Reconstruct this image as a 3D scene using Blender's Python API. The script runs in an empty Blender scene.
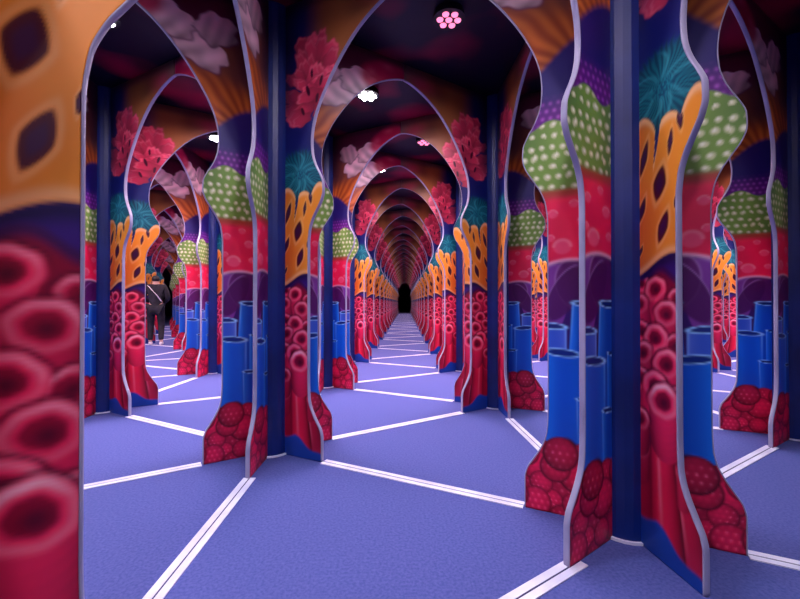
import bpy, math, random
import numpy as np
from mathutils import Vector, Matrix

S = 2.0                      # lattice spacing in metres
C3 = math.sqrt(3) / 2
R = math.radians
scene = bpy.context.scene
col = scene.collection

# ------------------------------------------------------------------ camera
cam_d = bpy.data.cameras.new('camera')
cam = bpy.data.objects.new('camera', cam_d)
col.objects.link(cam)
cam.location = (0.3389 * S, -1.3351 * S, 0.4783 * S)
cam.rotation_euler = (math.pi / 2 + 0.0077, 0, -0.0525)
cam_d.sensor_width = 36
cam_d.lens = 36 * 403.67 / 800
cam_d.clip_start = 0.02
scene.camera = cam

# ------------------------------------------------------------------ world + exposure
w = bpy.data.worlds.new('world'); scene.world = w
w.use_nodes = True
w.node_tree.nodes['Background'].inputs[0].default_value = (0.10, 0.05, 0.22, 1)
w.node_tree.nodes['Background'].inputs[1].default_value = 0.6
scene.view_settings.view_transform = 'Standard'
scene.view_settings.look = 'None'
scene.view_settings.exposure = 0.0
scene.view_settings.gamma = 1
scene.view_settings.use_curve_mapping = False

# lamp table: (beam watts, beam colour) by cell position is worked out in lamp_look()
BEAM = 70.0
GLOW = 120.0

# ------------------------------------------------------------------ helpers
def srgb(r, g, b):
    f = lambda c: c / 12.92 if c <= 0.04045 else ((c + 0.055) / 1.055) ** 2.4
    return (f(r / 255), f(g / 255), f(b / 255), 1)

def material(name, color, rough=0.5, spec=0.5, metal=0.0, emit=None, strength=0.0, coat=0.0):
    m = bpy.data.materials.new(name); m.use_nodes = True
    b = m.node_tree.nodes['Principled BSDF']
    b.inputs['Base Color'].default_value = color
    b.inputs['Roughness'].default_value = rough
    b.inputs['Specular IOR Level'].default_value = spec
    b.inputs['Metallic'].default_value = metal
    b.inputs['Coat Weight'].default_value = coat
    if emit:
        b.inputs['Emission Color'].default_value = emit
        b.inputs['Emission Strength'].default_value = strength
    return m

def noisy(m, c1, c2, scale, lo=0.35, hi=0.65, detail=4, bump=0.0, dist=0.002):
    nt = m.node_tree; b = nt.nodes['Principled BSDF']
    tc = nt.nodes.new('ShaderNodeTexCoord')
    n = nt.nodes.new('ShaderNodeTexNoise'); n.inputs['Scale'].default_value = scale; n.inputs['Detail'].default_value = detail
    r = nt.nodes.new('ShaderNodeValToRGB')
    r.color_ramp.elements[0].position = lo; r.color_ramp.elements[0].color = c1
    r.color_ramp.elements[1].position = hi; r.color_ramp.elements[1].color = c2
    nt.links.new(tc.outputs['Object'], n.inputs['Vector'])
    nt.links.new(n.outputs['Fac'], r.inputs['Fac'])
    nt.links.new(r.outputs['Color'], b.inputs['Base Color'])
    if bump:
        bp = nt.nodes.new('ShaderNodeBump'); bp.inputs['Strength'].default_value = bump; bp.inputs['Distance'].default_value = dist
        nt.links.new(n.outputs['Fac'], bp.inputs['Height']); nt.links.new(bp.outputs['Normal'], b.inputs['Normal'])
    return m

def mesh_from(name, V, F, mat=None, smooth=False):
    me = bpy.data.meshes.new(name)
    me.from_pydata([tuple(v) for v in V], [], [tuple(f) for f in F]); me.update()
    if mat: me.materials.append(mat)
    if smooth:
        me.polygons.foreach_set('use_smooth', [True] * len(me.polygons))
    return me

def link(name, me, parent=None, loc=None, rz=0.0):
    o = bpy.data.objects.new(name, me); col.objects.link(o)
    if parent: o.parent = parent
    if loc is not None: o.location = loc
    if rz: o.rotation_euler = (0, 0, rz)
    return o

def empty(name, loc, rz=0.0):
    o = bpy.data.objects.new(name, None); col.objects.link(o)
    o.location = loc; o.rotation_euler = (0, 0, rz); o.empty_display_size = 0.1
    return o

def tag(o, label, cat, group=None):
    o['label'] = label; o['category'] = cat
    if group: o['group'] = group

def box(V, F, x0, x1, y0, y1, z0, z1):
    n = len(V)
    V += [(x0, y0, z0), (x1, y0, z0), (x1, y1, z0), (x0, y1, z0), (x0, y0, z1), (x1, y0, z1), (x1, y1, z1), (x0, y1, z1)]
    F += [(n, n+3, n+2, n+1), (n+4, n+5, n+6, n+7), (n, n+1, n+5, n+4), (n+1, n+2, n+6, n+5), (n+2, n+3, n+7, n+6), (n+3, n, n+4, n+7)]

def prism(V, F, rad, z0, z1, k, rot=0.0, cx=0.0, cy=0.0, rad2=None):
    n = len(V); rad2 = rad if rad2 is None else rad2
    for (rr, z) in ((rad, z0), (rad2, z1)):
        for i in range(k):
            a = rot + 2 * math.pi * i / k
            V.append((cx + rr * math.cos(a), cy + rr * math.sin(a), z))
    for i in range(k):
        j = (i + 1) % k
        F.append((n+i, n+j, n+k+j, n+k+i))
    F.append(tuple(n + i for i in reversed(range(k)))); F.append(tuple(n + k + i for i in range(k)))

# ------------------------------------------------------------------ the murals (colour of the printed boards)
def lin(c):
    c = np.array(c, float) / 255.0
    return np.where(c <= 0.04045, c / 12.92, ((c + 0.055) / 1.055) ** 2.4)

def sst(a, b, x):
    t = np.clip((x - a) / (b - a), 0, 1); return t * t * (3 - 2 * t)

def vnoise(u, z, scale, seed):
    rs = np.random.RandomState(seed); G = rs.rand(64, 64)
    x = u * scale + 7.3; y = z * scale + 3.1
    xi = np.floor(x).astype(int); yi = np.floor(y).astype(int)
    fx = x - xi; fy = y - yi; fx = fx * fx * (3 - 2 * fx); fy = fy * fy * (3 - 2 * fy)
    g = lambda a, b: G[a % 64, b % 64]
    return (g(xi, yi) * (1 - fx) + g(xi + 1, yi) * fx) * (1 - fy) + (g(xi, yi + 1) * (1 - fx) + g(xi + 1, yi + 1) * fx) * fy

class Paint:
    def __init__(s, u, z):
        s.u = u; s.z = z; s.im = np.zeros(u.shape + (3,)); s.px = 0.0022
    def mix(s, c, m):
        c = lin(c) if not isinstance(c, np.ndarray) else c
        s.im[:] = s.im * (1 - m[..., None]) + c * m[..., None]
    def ell(s, cu, cz, a, b, rot=0.0):
        du = s.u - cu; dz = s.z - cz; c, n = math.cos(rot), math.sin(rot)
        x = du * c + dz * n; y = -du * n + dz * c
        return np.sqrt((x / a) ** 2 + (y / b) ** 2) + 1e-9, np.arctan2(y / b, x / a), x / a, y / b
    def inside(s, d, a, soft=None):              # d normalised radius, a a typical size
        e = (soft or s.px) / a
        return 1 - sst(1 - e, 1 + e, d)
    def berry(s, cu, cz, r, tone):
        d, th, x, y = s.ell(cu, cz, r, r)
        m = s.inside(d, r)
        shade = np.clip(1 - 0.55 * d ** 2 + 0.18 * y - 0.1 * x, 0.15, 1.2)
        base = lin((min(255, 198 * tone), 26 * tone, 68 * tone)) * shade[..., None]
        # drupelets
        k = 2.5
        px = (x * k + 0.5 * np.round(y * k)); fx = px - np.round(px); fy = y * k - np.round(y * k)
        dd = np.sqrt(fx ** 2 + fy ** 2)
        base = base * (1.0 - 0.10 * sst(0.3, 0.55, dd))[..., None]
        hl = np.exp(-((fx - 0.05) ** 2 + (fy - 0.12) ** 2) / 0.03) * np.clip(1 - d ** 2, 0, 1) * (0.05 + 0.5 * sst(0.45, 0.8, vnoise(s.u, s.z, 42, 3)))
        base = base + lin((255, 150, 175)) * hl[..., None] * 0.8
        rim = sst(0.80, 1.0, d) * 0.6
        base = base * (1 - rim[..., None])
        s.mix(base, m)
    def tube(s, cu, w, top, cin, cedge, crim, bottom=-1.0, lean=0.0, rim=True):
        cu_ = cu + lean * (top - s.z)
        x = (s.u - cu_) / w
        e = s.px / w
        body = (1 - sst(1 - e, 1 + e, np.abs(x))) * (1 - sst(-s.px, s.px, s.z - top + 0.16 * w * (1 - np.clip(x, -1, 1) ** 2) * 0)) * sst(bottom - 0.002, bottom + 0.002, s.z)
        f = np.clip(1 - np.abs(x + 0.15) ** 2, 0, 1)
        c = lin(cedge) * (1 - f[..., None]) + lin(cin) * f[..., None]
        s.mix(c, body)
        s.mix(crim, body * np.exp(-((np.abs(x) - 0.93) / 0.07) ** 2) * 0.35 * sst(top - 0.14, top, s.z))
        if rim:
            d, th, ex, ey = s.ell(cu, top, w, w * 0.22, 0.08)
            s.mix((cin[0] * 0.45, cin[1] * 0.45, cin[2] * 0.6), s.inside(d, w * 0.3))
            s.mix(crim, np.exp(-((d - 0.95) / 0.16) ** 2) * 0.95)
    def ring(s, cu, cz, a, b, rot, ctube, length=0.08, drop=(0.0, -1.0), crim=(255, 148, 166), chole=(140, 8, 44)):
        # a tubular sponge: soft body hanging from an open mouth
        for k in range(6, 0, -1):
            t = k / 6 * length
            d, th, x, y = s.ell(cu + drop[0] * t, cz + drop[1] * t, a * (1 - 0.05 * k / 6), b * (1 + 0.1 * k / 6), rot)
            f = np.clip(1.08 - 0.55 * x ** 2 - 0.05 * k, 0.2, 1.1)
            s.mix(lin(ctube) * f[..., None], s.inside(d, a))
        d, th, x, y = s.ell(cu, cz, a, b, rot)
        wob = 1 + 0.03 * np.sin(th * 3 + cu * 90) + 0.02 * np.sin(th * 7)
        d = d / wob
        s.mix((70, 0, 34), np.exp(-((d - 1.08) / 0.12) ** 2) * 0.75 * np.clip(0.45 + y, 0, 1))
        s.mix(tuple(min(255, v * 1.06) for v in ctube), s.inside(d, a, 0.004))
        s.mix(crim, np.exp(-((d - 0.82) / 0.14) ** 2) * (0.22 + 0.62 * np.clip(0.1 + 0.8 * y + 0.25 * np.sin(th * 2 + cu * 200), 0, 1)))
        s.mix(chole, 1 - sst(0.40, 0.64, d))
        s.mix((74, 2, 30), (1 - sst(0.0, 0.5, np.sqrt((x - 0.05) ** 2 + (y + 0.1) ** 2))) * 0.9)

def print_polka(u, z):
    """raspberries, blue tubes, red bulb, polka-dot green capital, violet, orange fan, mauve petals"""
    p = Paint(u, z)
    n1 = vnoise(u, z, 14, 1); n2 = vnoise(u, z, 40, 2)
    p.im[:] = lin((52, 16, 96))
    # violet leaves behind the tubes
    for (cu, cz, a, b, r, c) in [(0.155, 0.47, 0.045, 0.10, 0.25, (128, 58, 150)), (0.09, 0.52, 0.045, 0.06, -0.3, (92, 20, 96)), (0.115, 0.50, 0.03, 0.07, 0.5, (74, 12, 84))]:
        d, th, x, y = p.ell(cu, cz, a, b, r)
        p.mix(c, p.inside(d, a) * 0.9)
        p.mix((190, 140, 210), np.exp(-((d - 0.97) / 0.05) ** 2) * 0.4 * sst(-0.2, 0.6, x))
    blue = (10, 84, 196); edge = (22, 120, 226); rim = (150, 205, 250)
    p.tube(0.145, 0.034, 0.425, (52, 90, 196), (96, 120, 214), rim)
    p.tube(0.066, 0.034, 0.475, (12, 74, 184), edge, rim, lean=0.06)
    p.tube(0.052, 0.020, 0.375, (10, 62, 168), edge, rim)
    p.tube(0.121, 0.041, 0.365, blue, edge, rim)
    p.tube(0.068, 0.024, 0.262, (8, 70, 180), (30, 120, 220), rim, lean=-0.02)
    p.tube(0.185, 0.030, 0.20, (10, 70, 180), (20, 100, 205), rim, rim=False)
    # raspberry heap
    top = 0.158 + 0.016 * np.sin(u * 60 + 1.2) + 0.015 * (n1 - 0.5) - 0.12 * np.clip(u - 0.16, 0, 1)
    p.mix((58, 2, 26), 1 - sst(-0.004, 0.006, z - top))
    rs = random.Random(5)
    bs = []
    for row in range(6):
        zz = 0.134 - row * 0.037
        for k in range(6):
            bs.append((0.028 + k * 0.045 + (row % 2) * 0.022 + rs.uniform(-.008, .008), zz + rs.uniform(-.008, .008), rs.uniform(0.026, 0.040), rs.uniform(0.95, 1.25)))
    rs.shuffle(bs)
    for b in bs: p.berry(*b)
    # red bulb
    zr = 0.556 + 0.018 * np.clip(1 - ((u - 0.1) / 0.07) ** 2, -1, 1)
    m = sst(-0.003, 0.003, z - zr) * (1 - sst(0.71, 0.745, z + 0.01 * (n2 - 0.5)))
    f = np.clip(1 - ((u - 0.105) / 0.085) ** 2, 0.0, 1)
    c = lin((176, 8, 50)) * (1 - f[..., None]) + lin((255, 30, 86)) * f[..., None]
    c = c * (0.8 + 0.4 * n1)[..., None]
    p.mix(c, m)
    p.mix((236, 190, 214), np.exp(-((z - zr - 0.001) / 0.004) ** 2) * 0.75 * sst(0.04, 0.06, u))
    for (cu, cz, r) in [(0.12, 0.605, 0.02), (0.075, 0.66, 0.013), (0.14, 0.68, 0.011), (0.095, 0.70, 0.010), (0.065, 0.61, 0.01), (0.145, 0.625, 0.009)]:
        d, th, x, y = p.ell(cu, cz, r, r * 0.85)
        p.mix((250, 92, 130), p.inside(d, r, 0.004) * 0.7)
        p.mix((252, 160, 170), np.exp(-((d - 0.9) / 0.2) ** 2) * 0.4 * (y > 0))
    # warm fringe under the capital
    p.mix((178, 74, 34), np.exp(-((z - 0.728) / 0.014) ** 2) * 0.8)
    # green capital
    zt = 0.885 + 0.012 * np.sin(u * 55)
    m = sst(0.727, 0.745, z) * (1 - sst(-0.004, 0.004, z - zt))
    f = np.clip(1 - ((u - 0.12) / 0.13) ** 2, 0, 1) * (0.75 + 0.5 * n1)
    c = lin((40, 84, 44)) * (1 - f[..., None]) + lin((120, 160, 66)) * f[..., None]
    p.mix(c, m)
    k = 0.0240
    rowi = np.round((z - 0.74) / k)
    jit = vnoise(np.round(u / k) * 3.7, rowi * 5.1, 1.0, 8) - 0.5
    uu = u / k + 0.5 * (np.mod(rowi, 2)) + 0.9 * (vnoise(rowi * 0 + 2.2, rowi * 3.3, 1.0, 4) - 0.5) + 0.5 * (vnoise(u, z, 30, 17) - 0.5)
    du = (uu - np.round(uu)) * k; dz = (z - 0.74 - rowi * k) + jit * 0.009
    rr = 0.0055 + 0.005 * vnoise(np.round(uu) * 1.7, rowi * 2.3, 1.0, 9)
    dd = np.sqrt(du ** 2 + (dz * 1.1) ** 2) / rr
    p.mix((210, 214, 160), (1 - sst(0.6, 1.2, dd)) * m * 0.92)
    p.mix((246, 248, 226), (1 - sst(0.1, 0.6, np.sqrt((du + .001) ** 2 + (dz - .001) ** 2) / rr)) * m * 0.8)
    # violet beads then indigo
    m = sst(-0.004, 0.004, z - zt)
    c = lin((96, 18, 122)) * (1 - sst(0.90, 0.96, z))[..., None] + lin((34, 22, 104)) * sst(0.90, 0.96, z)[..., None]
    p.mix(c, m)
    k2 = 0.017
    r2 = np.round(z / k2); u2 = u / k2 + 0.5 * np.mod(r2, 2)
    d2 = np.sqrt(((u2 - np.round(u2)) * k2) ** 2 + ((z - r2 * k2)) ** 2)
    p.mix((176, 82, 196), np.exp(-(d2 / 0.0042) ** 2) * m * (1 - sst(0.92, 0.955, z)) * 0.8)
    # orange fan of the spandrel
    ang = np.arctan2(z - 0.93, u - 0.02)
    zo = 1.03 + 0.05 * np.sin(u * 18 + 0.5) - 0.0 * u
    m = sst(-0.012, 0.012, z - zo)
    fan = 0.6 + 0.4 * np.sin(ang * 46 + 5 * n1)
    c = lin((150, 54, 24)) * (1 - fan[..., None]) + lin((214, 112, 44)) * fan[..., None]
    c = c * (0.65 + 0.6 * n1)[..., None]
    p.mix(c, m)
    # olive-brown, mauve petals, crimson towards the crown
    p.mix((112, 60, 48), sst(1.13, 1.20, z - 0.25 * (u - 0.2)) * 0.9)
    p.mix((90, 10, 58), sst(1.24, 1.34, z) * 0.85)
    for (cu, cz, a, b, r) in [(0.22, 1.235, 0.085, 0.055, 0.5), (0.30, 1.29, 0.075, 0.05, 0.2), (0.17, 1.30, 0.06, 0.05, -0.2)]:
        d, th, x, y = p.ell(cu, cz, a, b, r)
        d = d / (1 + 0.08 * np.sin(th * 5 + 1) + 0.05 * np.sin(th * 9))
        f = np.clip(0.72 + 0.35 * y + 0.25 * (n2 - 0.5) + 0.12 * np.sin(x * 9 + y * 4), 0.2, 1.15)
        p.mix(lin((255, 208, 220)) * f[..., None], p.inside(d, a, 0.004))
        p.mix((96, 40, 84), np.exp(-((d - 1.0) / 0.07) ** 2) * 0.6 * (y < 0.1))
    for (cu, cz, a, b, r) in [(0.37, 1.335, 0.06, 0.045, 0.4), (0.44, 1.37, 0.07, 0.04, 0.0)]:
        d, th, x, y = p.ell(cu, cz, a, b, r)
        p.mix((206, 22, 78), p.inside(d, a, 0.02) * 0.9)
        p.mix((255, 120, 150), np.exp(-((x + 0.2) ** 2 + (y - 0.3) ** 2) / 0.12) * 0.4)
    p.mix((60, 26, 46), sst(1.385, 1.41, z) * 0.8)
    p.mix((34, 8, 44), (1 - sst(0.06, 0.16, u)) * sst(1.10, 1.2, z) * 0.85)
    return p.im

def print_coral(u, z):
    """blue foot, red vase sponges, tube sponges, orange holed sponge, teal urchin, red coral"""
    p = Paint(u, z)
    n1 = vnoise(u, z, 14, 11); n2 = vnoise(u, z, 40, 12)
    p.im[:] = lin((60, 12, 74))
    # red vases at the foot
    p.mix((120, 6, 40), 1 - sst(0.20, 0.24, z))
    def wedge(cu0, cz0, cu1, cz1, w0, w1, c):
        t = (z - cz0) / (cz1 - cz0); cu = cu0 + (cu1 - cu0) * t; ww = w0 + (w1 - w0) * t
        x = (u - cu) / np.maximum(ww, 1e-4)
        m = (1 - sst(0.9, 1.05, np.abs(x))) * sst(-0.02, 0.02, t) * (1 - sst(0.97, 1.03, t))
        f = np.clip(1.1 - 0.75 * (x + 0.2) ** 2, 0.2, 1.1) * (0.8 + 0.4 * n1)
        p.mix(lin(c) * f[..., None], m)
        p.mix((244, 130, 150), m * np.exp(-((x + 0.35) / 0.12) ** 2) * 0.4 * sst(0.2, 0.7, t))
    wedge(0.20, -0.02, 0.150, 0.19, 0.045, 0.02, (176, 18, 56))
    wedge(0.06, -0.02, 0.065, 0.20, 0.05, 0.035, (170, 14, 52))
    wedge(0.135, -0.04, 0.115, 0.21, 0.045, 0.028, (214, 26, 66))
    p.ring(0.055, 0.205, 0.028, 0.034, 0.3, (176, 20, 60), 0.05)
    p.ring(0.165, 0.185, 0.016, 0.02, -0.4, (190, 30, 66), 0.05)
    # blue foot with a slanting edge
    zf = 0.064 - 0.42 * np.clip(u - 0.10, 0, 1) + 0.012 * (n1 - 0.5) + 0.006 * np.sin(u * 70)
    c = lin((22, 66, 160)) * (0.75 + 0.5 * n1)[..., None]
    p.mix(c, 1 - sst(-0.006, 0.006, z - zf))
    # stacked tube sponges
    rs = random.Random(9)
    red = (226, 32, 80)
    L = []
    for k, zz in enumerate(np.arange(0.508, 0.31, -0.046)):
        g = 1 + 0.06 * k
        L.append((0.062 + rs.uniform(-.006, .006), zz + 0.012 + rs.uniform(-.008, .008), 0.024 * g, 0.018 * g, rs.uniform(-.7, .7)))
        L.append((0.148 + rs.uniform(-.006, .006), zz - 0.014 + rs.uniform(-.008, .008), 0.022 * g, 0.017 * g, rs.uniform(-.7, .7)))
        L.append((0.113 + (0.013 if k % 2 else -0.013), zz - 0.004, 0.027 * g, 0.0225 * g, rs.uniform(-.5, .5)))
    p.mix((132, 6, 44), sst(0.215, 0.235, z) * (1 - sst(0.515, 0.53, z - 0.012 * np.sin(u * 70))))
    for (cu, cz, a, b, r) in L:
        tone = rs.uniform(0.85, 1.12)
        p.ring(cu, cz, a, b, r, tuple(min(255, v * tone) for v in red), 0.05, (rs.uniform(-.3, .3), -1))
    p.ring(0.118, 0.296, 0.037, 0.033, 0.2, (232, 36, 84), 0.075, (0.05, -1), (255, 196, 204))
    p.ring(0.058, 0.250, 0.026, 0.022, -0.2, (196, 24, 66), 0.05)
    # purple gap
    zo = 0.548 + 0.020 * np.sin((u - 0.09) * 30)
    m = sst(0.53, 0.54, z - 0.012 * np.sin(u * 70))
    p.mix((52, 22, 110), m)
    p.mix((26, 10, 70), m * np.exp(-((z - zo + 0.008) / 0.012) ** 2))
    # teal urchin behind, deep blue above
    p.mix((18, 34, 110), sst(0.72, 0.78, z))
    d, th, x, y = p.ell(0.12, 0.875, 0.105, 0.078)
    sp = 0.5 + 0.5 * np.sin(th * 40 + 6 * n2)
    c = lin((8, 66, 96)) * (1 - sp[..., None]) + lin((22, 128, 138)) * sp[..., None]
    c = c * np.clip(1.1 - 0.45 * d, 0.3, 1.1)[..., None]
    p.mix(c, 1 - sst(0.8, 1.12, d + 0.18 * (sp - 0.5)))
    for k in range(9):
        a0 = k * 0.7 + 0.2
        dth = np.angle(np.exp(1j * (th - a0 - 0.25 * np.sin(d * 5 + k))))
        p.mix((70, 170, 178), np.exp(-(dth * d / 0.045) ** 2) * sst(0.15, 0.3, d) * (1 - sst(0.7, 1.0, d)) * 0.5)
    # orange holed sponge with finger tips
    ztop = 0.800 + 0.034 * np.sqrt(np.abs(np.sin((u - 0.104) * 55))) + 0.012 * np.sin(u * 37)
    ztop = ztop - 0.075 * np.exp(-((u - 0.104 - 0.15 * (z - 0.78)) / 0.0035) ** 2)
    m = sst(-0.003, 0.003, z - zo) * (1 - sst(-0.003, 0.003, z - ztop))
    m = m * sst(0.046, 0.054, u + 0.006 * np.sin(z * 60))
    f = np.clip(0.35 + 0.65 * sst(0.05, 0.15, u) + 0.35 * (n1 - 0.5) + 0.25 * np.sin((z - 0.6) * 9), 0, 1)
    c = lin((206, 54, 30)) * (1 - f[..., None]) + lin((244, 150, 44)) * f[..., None]
    p.mix(c, m)
    p.mix((252, 206, 148), m * (np.exp(-((z - ztop + 0.006) / 0.008) ** 2) * 0.7 + np.exp(-((z - zo - 0.006) / 0.007) ** 2) * 0.5))
    for (cu, cz, a, b, r) in [(0.120, 0.618, 0.0115, 0.030, -0.35), (0.112, 0.700, 0.0155, 0.032, -0.25), (0.066, 0.660, 0.008, 0.026, -0.35), (0.072, 0.760, 0.009, 0.034, -0.3), (0.138, 0.768, 0.006, 0.024, -0.15), (0.150, 0.66, 0.004, 0.014, -0.2), (0.16, 0.80, 0.007, 0.02, 0.1), (0.063, 0.58, 0.004, 0.012, -0.4)]:
        d, th, x, y = p.ell(cu, cz, a, b, r)
        d = np.abs(x) ** 1.4 + np.abs(y) ** 1.4
        p.mix((250, 190, 120), np.exp(-((d - 1.35) / 0.35) ** 2) * 0.45 * m)
        p.mix((74, 8, 36), (1 - sst(0.8, 1.2, d)) * m)
        p.mix((40, 14, 80), (1 - sst(0.2, 0.7, d)) * m * 0.6)
    # spandrel: indigo, then olive / orange brown, red coral on it
    p.mix((16, 26, 100), sst(0.945, 0.965, z) * 0.9)
    zz = 1.10 - 0.35 * (u - 0.2)
    m = sst(-0.05, 0.05, z - zz) * sst(0.12, 0.22, u)
    c = lin((120, 72, 44)) * (1 - n1[..., None]) + lin((178, 108, 58)) * n1[..., None]
    p.mix(c, m)
    p.mix((128, 112, 104), m * sst(0.38, 0.5, u) * 0.8)
    p.mix((196, 60, 88), np.exp(-(((u - 0.42) / 0.06) ** 2 + ((z - 1.36) / 0.035) ** 2)) * 0.8)
    p.mix((44, 10, 44), sst(1.37, 1.41, z) * 0.75)
    rs = random.Random(21)
    lob = []
    for k in range(46):
        a0 = rs.uniform(-2.6, 2.6); rr = rs.uniform(0.0, 1.0) ** 0.6
        cu = 0.165 + 0.088 * rr * math.sin(a0); cz = 1.14 + 0.155 * rr * math.cos(a0)
        lob.append((cu, cz, rs.uniform(0.015, 0.028), rs.uniform(0.028, 0.05), -a0 * 0.7, rs.uniform(0.75, 1.15)))
    lob.sort(key=lambda q: -q[1])
    for (cu, cz, a, b, r, t) in lob:
        d, th, x, y = p.ell(cu, cz, a, b, r)
        d = d / (1 + 0.1 * np.sin(th * 6 + t * 30))
        f = np.clip(0.75 + 0.35 * y - 0.2 * x * x, 0.25, 1.2) * t
        p.mix(lin((236, 66, 104)) * f[..., None], p.inside(d, a, 0.003))
        p.mix((250, 150, 160), np.exp(-((d - 0.8) / 0.12) ** 2) * np.clip(y, 0, 1) * 0.5)
    for (cu, cz, a, b, r) in [(0.15, 1.13, 0.007, 0.02, 0.3), (0.185, 1.10, 0.006, 0.016, -0.2), (0.20, 1.15, 0.006, 0.018, -0.3), (0.13, 1.07, 0.006, 0.015, 0.4), (0.165, 1.18, 0.005, 0.015, 0.0)]:
        d, th, x, y = p.ell(cu, cz, a, b, r)
        p.mix((66, 4, 40), 1 - sst(0.7, 1.15, d))
    p.mix((20, 10, 52), (1 - sst(0.06, 0.13, u)) * sst(1.0, 1.1, z) * 0.85)
    return p.im

# ------------------------------------------------------------------ the board outline (radius against height, in units of S)
PROF_Z = [0, 0.070, 0.092, 0.115, 0.140, 0.165, 0.19, 0.25, 0.45, 0.66, 0.705, 0.735, 0.765, 0.79, 0.815, 0.840, 0.865, 0.89, 0.915, 0.94, 0.97, 1.0, 1.04, 1.09, 1.14, 1.19, 1.235, 1.275, 1.305, 1.330, 1.345, 1.353, 1.3565, 1.3575]
PROF_R = [0.202, 0.202, 0.197, 0.183, 0.168, 0.157, 0.152, 0.150, 0.150, 0.150, 0.155, 0.166, 0.184, 0.199, 0.206, 0.205, 0.195, 0.181, 0.170, 0.164, 0.162, 0.164, 0.173, 0.194, 0.222, 0.256, 0.292, 0.332, 0.372, 0.415, 0.450, 0.475, 0.490, 0.4985]
TOP = 1.418
U0 = 0.048

def profile():
    z = np.concatenate([np.linspace(0, 1.0, 300), np.linspace(1.0, 1.3575, 200)[1:]])
    pz = np.array(PROF_Z); pr = np.array(PROF_R)
    # Catmull-Rom style smooth interpolation (monotone slopes)
    dlt = np.diff(pr) / np.diff(pz)
    m = np.zeros_like(pr); m[0] = dlt[0]; m[-1] = dlt[-1]
    for i in range(1, len(pr) - 1):
        m[i] = 0 if dlt[i-1] * dlt[i] <= 0 else 2 * dlt[i-1] * dlt[i] / (dlt[i-1] + dlt[i])
    k = np.clip(np.searchsorted(pz, z, side='right') - 1, 0, len(pz) - 2)
    h = pz[k+1] - pz[k]; t = (z - pz[k]) / h
    r = (2*t**3 - 3*t**2 + 1) * pr[k] + (t**3 - 2*t**2 + t) * h * m[k] + (-2*t**3 + 3*t**2) * pr[k+1] + (t**3 - t**2) * h * m[k+1]
    return z, r
PZ, PR = profile()
TH = 0.0052                  # half thickness of a board

def board_mesh(name, left_print, right_print, mat):
    """left = counter-clockwise side (+y), right = clockwise side (-y)"""
    z = np.concatenate([PZ, np.linspace(1.3575, TOP, 14)[1:]])
    r = np.concatenate([PR, np.full(13, 0.4985)])
    N = 60
    t = np.linspace(0, 1, N)
    U = U0 + t[None, :] * (r[:, None] - U0); Z = np.repeat(z[:, None], N, 1)
    M = len(z)
    V = np.zeros((2, M, N, 3)); V[..., 0] = U; V[0, ..., 1] = TH; V[1, ..., 1] = -TH; V[..., 2] = Z
    V *= S
    colr = np.ones((2, M, N, 4)); 
    colr[0, ..., :3] = np.clip(left_print(U, Z), 0, 1); colr[1, ..., :3] = np.clip(right_print(U, Z), 0, 1)
    idx = np.arange(M * N).reshape(M, N)
    a, b, c, d = idx[:-1, :-1], idx[:-1, 1:], idx[1:, 1:], idx[1:, :-1]
    right = np.stack([a, b, c, d], -1).reshape(-1, 4) + M * N
    left = np.stack([a, d, c, b], -1).reshape(-1, 4)
    # rim joining both faces, foot and head
    e0 = idx[:, -1]; e1 = e0 + M * N
    rim = np.stack([e0[:-1], e0[1:], e1[1:], e1[:-1]], -1)
    f0 = idx[0, :]; f1 = f0 + M * N
    foot = np.stack([f0[:-1], f0[1:], f1[1:], f1[:-1]], -1)
    h0 = idx[-1, :]; h1 = h0 + M * N
    head = np.stack([h0[1:], h0[:-1], h1[:-1], h1[1:]], -1)
    g0 = idx[:, 0]; g1 = g0 + M * N
    inner = np.stack([g0[1:], g0[:-1], g1[:-1], g1[1:]], -1)
    F = np.concatenate([left, right, rim, foot, head, inner])
    me = bpy.data.meshes.new(name)
    me.vertices.add(2 * M * N); me.vertices.foreach_set('co', V.reshape(-1).astype(np.float32))
    me.loops.add(F.size); me.loops.foreach_set('vertex_index', F.reshape(-1).astype(np.int32))
    me.polygons.add(len(F)); me.polygons.foreach_set('loop_start', np.arange(0, F.size, 4, dtype=np.int32))
    me.polygons.foreach_set('loop_total', np.full(len(F), 4, dtype=np.int32))
    me.update(calc_edges=True); me.validate()
    at = me.color_attributes.new('print', 'FLOAT_COLOR', 'POINT')
    at.data.foreach_set('color', colr.reshape(-1).astype(np.float32))
    me.materials.append(mat)
    return me

def trim_mesh(name, mat):
    """pale edging that follows the outline of a board from the floor to the crown of the arch"""
    k = list(range(0, len(PZ), 2)); 
    if k[-1] != len(PZ) - 1: k.append(len(PZ) - 1)
    z = PZ[k]; r = PR[k]
    tz = np.gradient(z); tr = np.gradient(r); n = np.hypot(tz, tr)
    nr, nz = tz / n, -tr / n                     # outward normal in the (r, z) plane
    V = []; F = []
    hw = TH + 0.0008
    for i in range(len(z)):
        for (off, y) in ((-0.0004, hw), (0.0012, hw), (0.0022, hw * 0.7), (0.0022, -hw * 0.7), (0.0012, -hw), (-0.0004, -hw)):
            rr = min(r[i] + nr[i] * off, 0.4990); zz = max(z[i] + nz[i] * off, 0.0)
            V.append((rr * S, y * S, zz * S))
    for i in range(len(z) - 1):
        for q in range(6):
            a = i * 6 + q; b = i * 6 + (q + 1) % 6
            F.append((a, a + 6, b + 6, b))
    F.append(tuple(range(6)))
    F.append(tuple(reversed([(len(z) - 1) * 6 + q for q in range(6)])))
    return mesh_from(name, V, F, mat, True)

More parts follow.
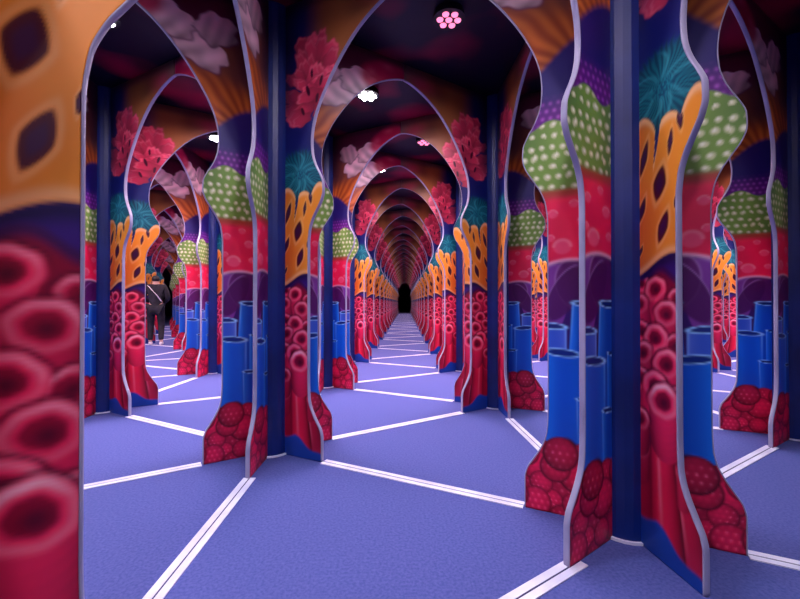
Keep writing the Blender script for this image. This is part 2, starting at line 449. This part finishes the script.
# ------------------------------------------------------------------ materials
m_print = bpy.data.materials.new('printed_board'); m_print.use_nodes = True
nt = m_print.node_tree; bs_ = nt.nodes['Principled BSDF']
ca = nt.nodes.new('ShaderNodeVertexColor'); ca.layer_name = 'print'
nt.links.new(ca.outputs['Color'], bs_.inputs['Base Color'])
bs_.inputs['Roughness'].default_value = 0.42
bs_.inputs['Specular IOR Level'].default_value = 0.35
m_trim = noisy(material('pale_edging', srgb(206, 196, 232), 0.35), srgb(142, 138, 164), srgb(170, 164, 190), 3)
m_core = noisy(material('navy_core', srgb(12, 34, 120), 0.4), srgb(4, 26, 88), srgb(8, 40, 118), 2.5)
m_strip = noisy(material('white_floor_strip', srgb(226, 222, 240), 0.5), srgb(208, 204, 226), srgb(240, 238, 250), 6)
m_gap = material('strip_gap', srgb(40, 36, 90), 0.7)
m_floor = noisy(material('blue_carpet', srgb(80, 80, 190), 0.85, 0.2), srgb(70, 80, 142), srgb(94, 98, 162), 90, 0.3, 0.7, 6, 0.3, 0.003)
m_ceil = noisy(material('dark_ceiling', srgb(20, 10, 40), 0.45, 0.3), srgb(8, 8, 34), srgb(150, 6, 54), 1.7, 0.50, 0.68, 1.5)
m_wall = material('dark_wall', srgb(26, 12, 44), 0.6)
m_black = material('lamp_housing', srgb(14, 12, 18), 0.5)

# ------------------------------------------------------------------ room shell
XL, XR, YN, YF = -7.2 * S, 8.0 * S, -3.2 * S, 23.0 * S
def slab(name, x0, x1, y0, y1, z0, z1, m):
    V = []; F = []; box(V, F, x0, x1, y0, y1, z0, z1)
    o = link(name, mesh_from(name, V, F, m)); o['kind'] = 'structure'; return o
slab('floor', XL, XR, YN, YF, -0.1, 0, m_floor)
slab('ceiling', XL, XR, YN, YF, 1.42 * S, 1.42 * S + 0.1, m_ceil)
slab('wall_left', XL - 0.1, XL, YN, YF, 0, 1.42 * S, m_wall)
slab('wall_right', XR, XR + 0.1, YN, YF, 0, 1.42 * S, m_wall)
slab('wall_far', XL, XR, YF, YF + 0.1, 0, 1.42 * S, m_wall)
slab('wall_near', XL, XR, YN - 0.1, YN, 0, 1.42 * S, m_wall)

# ------------------------------------------------------------------ the lattice
NUDGE = {(0, 0): (-0.006, -0.007, 0.0), (1, -1): (-0.007, 0.001, 0.0), (1, 0): (0.013, 0.009, 0.0), (-1, 0): (-0.017, 0.03, 0.0), (0, -1): (-0.060, -0.03, 0.0), (2, 0): (0.09, 0.04, 0.0), (-2, 2): (-0.16, 0.0, 0.0), (-3, 3): (-0.12, 0.03, 0.0)}
def node(i, j):
    x = i * C3; y = j + (0.5 if i % 2 else 0.0)
    dx, dy, rz = NUDGE.get((i, j), (0, 0, 0))
    x += dx; y += dy
    x += 0.0655 * max(y - 0.55, 0)
    return x, y, rz

WORDS = ['first', 'second', 'third', 'fourth', 'fifth', 'sixth', 'seventh', 'eighth', 'ninth', 'tenth', 'eleventh']
LABEL = {
    (1, -1): 'largest arch column, right foreground, with orange holed sponge between two dotted green bulbs',
    (0, 0): 'tall arch column left of centre with raspberry foot, nearest on left side of the passage',
    (0, -1): 'huge cropped arch column at the left picture edge showing big red tube sponges',
    (2, 0): 'shadowed arch column at the right picture edge, partly behind the largest column',
    (1, 0): 'arch column between the central passage and the largest column, red tube sponges facing left',
    (-1, 0): 'arch column next to the huge left edge column, with two orange holed sponge boards',
    (0, 1): 'arch column half hidden directly behind the tall raspberry footed column left of centre',
    (-1, 1): 'arch column seen through the left arch, just left of the tall raspberry footed column',
    (1, 1): 'arch column right of the passage, just behind the one with red tube sponges facing left',
    (3, 1): 'small arch column glimpsed just right of the largest column, above pale floor strips',
    (2, 2): 'narrow distant arch column glimpsed just left of the largest column',
    (4, 2): 'distant arch column with bright edge between the largest and the shadowed right edge column',
    (-2, 2): 'small arch column peeking out left of the distant person in the left passage',
    (-2, 3): 'small arch column right of the distant person in the left passage',
    (-3, 3): 'distant arch column right behind the person in the left passage',
    (-3, 4): 'thin distant arch column between the person and the small column right of them',
    (-4, 5): 'sliver of a far arch column behind the person, nearer of two in a line',
    (-4, 6): 'sliver of a far arch column just right of the person',
    (-5, 6): 'tiny far arch column beyond the person, at the end of the left passage',
    (-5, 7): 'tiny far arch column at the end of the left passage, right of its dark gap',
    (5, 3): 'far arch column barely showing beside the shadowed right edge column',
    (2, 3): 'far thin arch column seen between the passage columns on the right',
    (3, 5): 'far sliver of arch column showing in the gap left of the largest column',
    (2, -1): 'arch column out of sight to the right of the largest foreground column',
    (2, 1): 'arch column out of sight directly behind the largest foreground column',
    (-1, 2): 'arch column out of sight behind the one seen through the left arch',
    (-2, 1): 'arch column out of sight behind the huge left edge panel, further back',
}
for j in range(2, 9):
    LABEL[(0, j)] = '%s arch column in the receding row left of the long central passage' % WORDS[j]
    LABEL[(1, j)] = '%s arch column in the receding row right of the long central passage' % WORDS[j]
FAR = 'tiny dim arch column at the far vanishing end of the long central passage'
for j in range(9, 20):
    LABEL[(0, j)] = FAR; LABEL[(1, j)] = FAR
NODES = list(LABEL)

P_, Q_ = print_polka, print_coral
BM = {}
def board(l, r):
    if (l, r) not in BM:
        BM[(l, r)] = board_mesh('printed_fin', {'A': P_, 'B': Q_}[l], {'A': P_, 'B': Q_}[r], m_print)
    return BM[(l, r)]
TM = trim_mesh('edge_band', m_trim)
V = []; F = []; prism(V, F, 0.060 * S, 0, 1.4185 * S, 24)
CM = mesh_from('core', V, F, m_core)
V = []; F = []; prism(V, F, 0.066 * S, 0, 0.010, 24)
BS = mesh_from('base_ring', V, F, m_strip)

ANG = [30, 90, 150, -150, -90, -30]
def sides(i, j, a):
    """(counter-clockwise face, clockwise face) of the fin that points along a"""
    l = {30: 'B', 90: 'A', 150: 'A', -150: 'A', -90: 'A', -30: 'B'}[a]
    r = {30: 'B', 90: 'B', 150: 'B', -150: 'A', -90: 'B', -30: 'B'}[a]
    if i >= 1 and (i, j) not in ((1, -1), (2, 0)) and a in (150, -150): l = 'B'
    if (i, j) == (0, 0) and a == 30: r = 'A'
    if (i, j) in ((1, -1), (1, 0), (2, 0)) and a == -30: r = 'A'
    if (i, j) == (0, 1) and a in (-30, 30): r = 'A'
    return l, r

COLS = {}
def build_column(i, j, label, group):
    x, y, rz = node(i, j)
    root = empty('arch_column', (x * S, y * S, 0), rz)
    tag(root, label, 'column', group); root['kind'] = 'thing'
    link('core', CM, root); link('base_ring', BS, root)
    for a in ANG:
        # each fin points at its neighbour and reaches half way to it
        o = 0 if i % 2 else -1
        q = {90: (i, j + 1), -90: (i, j - 1), 30: (i + 1, j + o + 1), -30: (i + 1, j + o), 150: (i - 1, j + o + 1), -150: (i - 1, j + o)}[a]
        nx, ny, _ = node(*q)
        ang, k = (math.atan2(ny - y, nx - x), math.hypot(nx - x, ny - y))
        if (i, j) == (0, -1): k = 1.0
        if (i, j) == (1, -1) and a in (-150, -90): ang += R(3.2)
        f = link('printed_fin', board(*sides(i, j, a)), root, None, ang)
        f.scale = (k, 1, 1)
        link('edge_band', TM, f)
    COLS[(i, j)] = root
    return root

for (i, j) in NODES:
    build_column(i, j, LABEL[(i, j)], 'far end columns' if LABEL[(i, j)] == FAR else 'arch columns of the maze')

# ------------------------------------------------------------------ floor strips between the columns (paired white strips with a dark joint)
def strip_mesh(L):
    V = []; F = []
    hw = 0.0165 * S
    box(V, F, -L / 2, L / 2, -hw, -0.0035, 0, 0.004)
    box(V, F, -L / 2, L / 2, 0.0035, hw, 0, 0.004)
    n = len(F)
    box(V, F, -L / 2, L / 2, -0.0035, 0.0035, 0, 0.0025)
    me = mesh_from('floor_strip', V, F, m_strip); me.materials.append(m_gap)
    for p in list(me.polygons)[n:]: p.material_index = 1
    return me
UNIT = strip_mesh(1.0)
ns = 0
def pos(n):
    x, y, rz = node(*n)
    if n == (0, -1): x += 0.025
    return Vector((x * S, y * S, 0))
def neighbours(i, j):
    o = 0 if i % 2 else -1
    return [(i, j + 1), (i + 1, j + o), (i + 1, j + o + 1)]
for n in NODES + [(-1, -1), (-1, 2), (2, -2), (3, 0), (3, 2)]:
    for m in neighbours(*n):
        if m not in COLS and not (n in COLS and n[1] < 4 and m[1] < 4): continue
        if n not in COLS and m not in COLS: continue
        a, b = pos(n), pos(m); d = b - a
        t0, t1 = 0.206 * S, d.length - 0.206 * S
        mid = a + d.normalized() * (t0 + t1) / 2
        if (n, m) == ((0, -1), (1, -1)): mid += Vector((0.028 * S, 0, 0))
        ns += 1
        o = link('trim_%d' % ns, UNIT, None, mid, math.atan2(d.y, d.x))
        o.scale = (t1 - t0, 1, 1); o['kind'] = 'structure'

# ------------------------------------------------------------------ ceiling lamps, one over each triangle of columns
m_led = material('white_led', (1, 1, 1, 1), 0.3, emit=(1.0, 0.92, 1.0, 1), strength=30)
m_led_red = material('pink_led', (1, 0.3, 0.5, 1), 0.3, emit=(1.0, 0.25, 0.45, 1), strength=1.5)
V = []; F = []; prism(V, F, 0.105, 0, 0.05, 28, rad2=0.095)
HM = mesh_from('housing', V, F, m_black)
def lens_mesh(name, m):
    V = []; F = []
    prism(V, F, 0.020, -0.008, 0.002, 14, rad2=0.023); return mesh_from(name, V, F, m)
LW, LR = lens_mesh('lens', m_led), lens_mesh('lens', m_led_red)
ZL = 1.42 * S - 0.05
def lamp_look(x, y, white):
    """beam colour and power of a lamp; the rear passages are lit pinker and brighter than the near cells"""
    t = max(0, min(1, (y + 0.1) / 1.5))
    c = (0.22 + 0.78 * t, 0.80 - 0.11 * t, 1.0 - 0.28 * t)
    k = 0.32 + 0.95 * t
    if not white: c = (0.35 + 0.65 * t, 0.70 - 0.06 * t, 0.98 - 0.28 * t); k *= 0.8
    if x > 1.1 and y < 0.8: c = (0.36, 0.78, 1.0); k *= 0.9 if y > -0.7 else 0.3
    far = max(0.0, min(1.0, (y - 1.3) / 1.5))
    return c, k, far
SEEN = {(0, 0, True): 'round ceiling lamp with white lenses under the first arch of the central passage',
        (0, -1, False): 'black round ceiling lamp with pink lenses above the centre foreground',
        (-1, 0, True): 'small white ceiling lamp seen through the left arch',
        (0, 0, False): 'small pink ceiling lamp inside the central passage, right of the white ones',
        (0, 1, True): 'smallest white ceiling lamp, second along the central passage',
        (-1, -1, True): 'white ceiling lamp at the top left beside the huge left column'}
def lamp(n, x, y, white):
    if n + (white,) == (-1, -1, True): x += 0.03
    else: x -= 0.012; y -= 0.045
    root = None
    if y < 3.2 and abs(x - 0.4) < 2.2:
        root = empty('ceiling_light', (x * S, y * S, ZL))
        tag(root, SEEN.get(n + (white,), 'round ceiling lamp hidden from view behind the arches'), 'lamp', 'ceiling lamps')
        link('housing', HM, root)
        L = LW if white else LR
        link('lens', L, root)
        for k in range(6): link('lens', L, root, (0.058 * math.cos(k * math.pi / 3), 0.058 * math.sin(k * math.pi / 3), 0))
    c, k, far = lamp_look(x, y, white)
    for nm, watts, cone, hue in (('lamp_beam', BEAM * k, 100 - 25 * far, c), ('lamp_spill', GLOW * (0.85 if y < -0.6 and 0 < x < 1 else 0.55 if y < 0.1 else 1.0) * (0.55 + 0.35 * k) * (0.2 if x > 1.05 and y < 0.8 else 1.0) * (1 - 0.82 * far), 177, (0.86, 0.74, 0.95) if y < 0.1 else (1.0, 0.74, 0.92))):
        ld = bpy.data.lights.new(nm, 'SPOT'); ld.energy = watts; ld.color = hue
        ld.spot_size = R(cone); ld.spot_blend = 1.0 if cone < 120 else 0.7; ld.shadow_soft_size = 0.09
        lo = bpy.data.objects.new(nm, ld); col.objects.link(lo); lo.location = (x * S, y * S, ZL - 0.03)
LAMPS = [(i, j) for i in range(-5, 6) for j in range(-3, 17)]
for n in LAMPS:
    i, j = n
    tri1 = [n, (i, j + 1), neighbours(i, j)[2]]
    tri2 = [n, neighbours(i, j)[1], neighbours(i, j)[2]]
    for white, tri in ((True, tri1), (False, tri2)):
        x = sum(node(*q)[0] for q in tri) / 3; y = sum(node(*q)[1] for q in tri) / 3
        if y > 16 or (y > 8 and not 0 < x - 0.0655 * y < 0.9) or y < -2 or abs(x - 0.4) > 1.6 + 0.8 * (y + 1.4): continue
        lamp((i, j), x, y, white)

# ------------------------------------------------------------------ the person far down the left passage
def skin_mesh(name, verts, edges, radii, mat, root_i=0, sub=2):
    me = bpy.data.meshes.new(name + '_net'); me.from_pydata(verts, edges, []); me.update()
    o = bpy.data.objects.new(name + '_net', me); col.objects.link(o)
    sk = o.modifiers.new('skin', 'SKIN'); sk.use_smooth_shade = True
    ss = o.modifiers.new('sub', 'SUBSURF'); ss.levels = sub; ss.render_levels = sub
    if not me.skin_vertices: me.skin_vertices.new()
    for k, r in enumerate(radii):
        v = me.skin_vertices[0].data[k]; v.radius = r if isinstance(r, tuple) else (r, r); v.use_root = (k == root_i)
    dg = bpy.context.evaluated_depsgraph_get(); dg.update()
    out = bpy.data.meshes.new_from_object(o.evaluated_get(dg)); out.name = name
    bpy.data.objects.remove(o)
    out.materials.clear(); out.materials.append(mat)
    return out
m_skin = material('skin', srgb(222, 170, 150), 0.5)
m_dark = noisy(material('black_cloth', srgb(22, 18, 28), 0.8), srgb(14, 12, 20), srgb(34, 26, 42), 14)
m_hair = material('dark_hair', srgb(20, 14, 16), 0.5)
m_pale = material('pale_strap', srgb(226, 214, 220), 0.5)
px, py = -2.17 * S, 3.35 * S
person = empty('person', (px, py, 0), R(200)); tag(person, 'person in dark clothes walking away far off in the left passage', 'person')
# faces -y; x is the figure's own left
J = {'pelvis': (0, 0, .86), 'waist': (0, 0, 1.00), 'chest': (0, -.01, 1.20), 'neck': (0, 0, 1.37), 'head': (0, -.015, 1.46), 'crown': (0, -.01, 1.54),
     'hipL': (.09, 0, .82), 'kneeL': (.11, -.10, .46), 'ankL': (.11, -.05, .09), 'toeL': (.12, -.17, .035),
     'hipR': (-.09, 0, .82), 'kneeR': (-.11, -.02, .46), 'ankR': (-.12, .10, .10), 'toeR': (-.13, -.02, .035),
     'shL': (.17, 0, 1.31), 'elL': (.25, .02, 1.05), 'wrL': (.15, -.18, .98), 'haL': (.10, -.23, .99),
     'shR': (-.17, 0, 1.31), 'elR': (-.25, .02, 1.05), 'wrR': (-.14, -.18, .96), 'haR': (-.09, -.23, .97)}
names = list(J); V = [J[n] for n in names]
E = [('pelvis', 'waist'), ('waist', 'chest'), ('chest', 'neck'), ('neck', 'head'), ('head', 'crown')]
for q in 'LR':
    E += [('pelvis', 'hip' + q), ('hip' + q, 'knee' + q), ('knee' + q, 'ank' + q), ('ank' + q, 'toe' + q), ('chest', 'sh' + q), ('sh' + q, 'el' + q), ('el' + q, 'wr' + q), ('wr' + q, 'ha' + q)]
rad = {'pelvis': .12, 'waist': .11, 'chest': .13, 'neck': .055, 'head': .085, 'crown': .06, 'hip': .085, 'knee': .055, 'ank': .04, 'toe': .03, 'sh': .06, 'el': .042, 'wr': .03, 'ha': .03}
RR = [rad[n.rstrip('LR')] for n in names]
link('body', skin_mesh('body', V, [(names.index(a), names.index(b)) for a, b in E], RR, m_skin), person)
def garment(name, keys, edges, mat, grow, root):
    link(name, skin_mesh(name, [J[k] for k in keys], [(keys.index(a), keys.index(b)) for a, b in edges], [rad[k.rstrip('LR')] + grow for k in keys], mat, keys.index(root)), person)
garment('jacket', ['waist', 'chest', 'shL', 'elL', 'wrL', 'shR', 'elR', 'wrR', 'pelvis', 'neck'], [('chest', 'neck'), ('pelvis', 'waist'), ('waist', 'chest'), ('chest', 'shL'), ('shL', 'elL'), ('elL', 'wrL'), ('chest', 'shR'), ('shR', 'elR'), ('elR', 'wrR')], m_dark, .016, 'waist')
garment('trousers', ['pelvis', 'hipL', 'kneeL', 'ankL', 'hipR', 'kneeR', 'ankR'], [('pelvis', 'hipL'), ('hipL', 'kneeL'), ('kneeL', 'ankL'), ('pelvis', 'hipR'), ('hipR', 'kneeR'), ('kneeR', 'ankR')], m_dark, .018, 'pelvis')
for q in 'LR':
    a, t = J['ank' + q], J['toe' + q]
    link('shoe', skin_mesh('shoe', [(a[0], a[1] + .03, .045), (a[0], a[1] - .04, .045), (t[0], t[1] - .02, .035)], [(0, 1), (1, 2)], [.044, .046, .034], m_pale), person)
link('hair', skin_mesh('hair', [(0, .035, 1.42), (0, .02, 1.50), (0, -.02, 1.56)], [(0, 1), (1, 2)], [.085, .09, .06], m_hair), person)
V = []; F = []
pts = [(.13, .125, 1.33), (.04, .150, 1.22), (-.06, .150, 1.10), (-.13, .13, .98)]
for k, (x, y, z) in enumerate(pts): V += [(x - .02, y - .006, z - .015), (x + .02, y - .006, z + .015), (x + .02, y + .008, z + .015), (x - .02, y + .008, z - .015)]
for k in range(3):
    for q in range(4):
        a = k * 4 + q; b = k * 4 + (q + 1) % 4; F.append((a, b, b + 4, a + 4))
F += [(3, 2, 1, 0), (12, 13, 14, 15)]
link('shoulder_strap', mesh_from('shoulder_strap', V, F, m_pale), person)
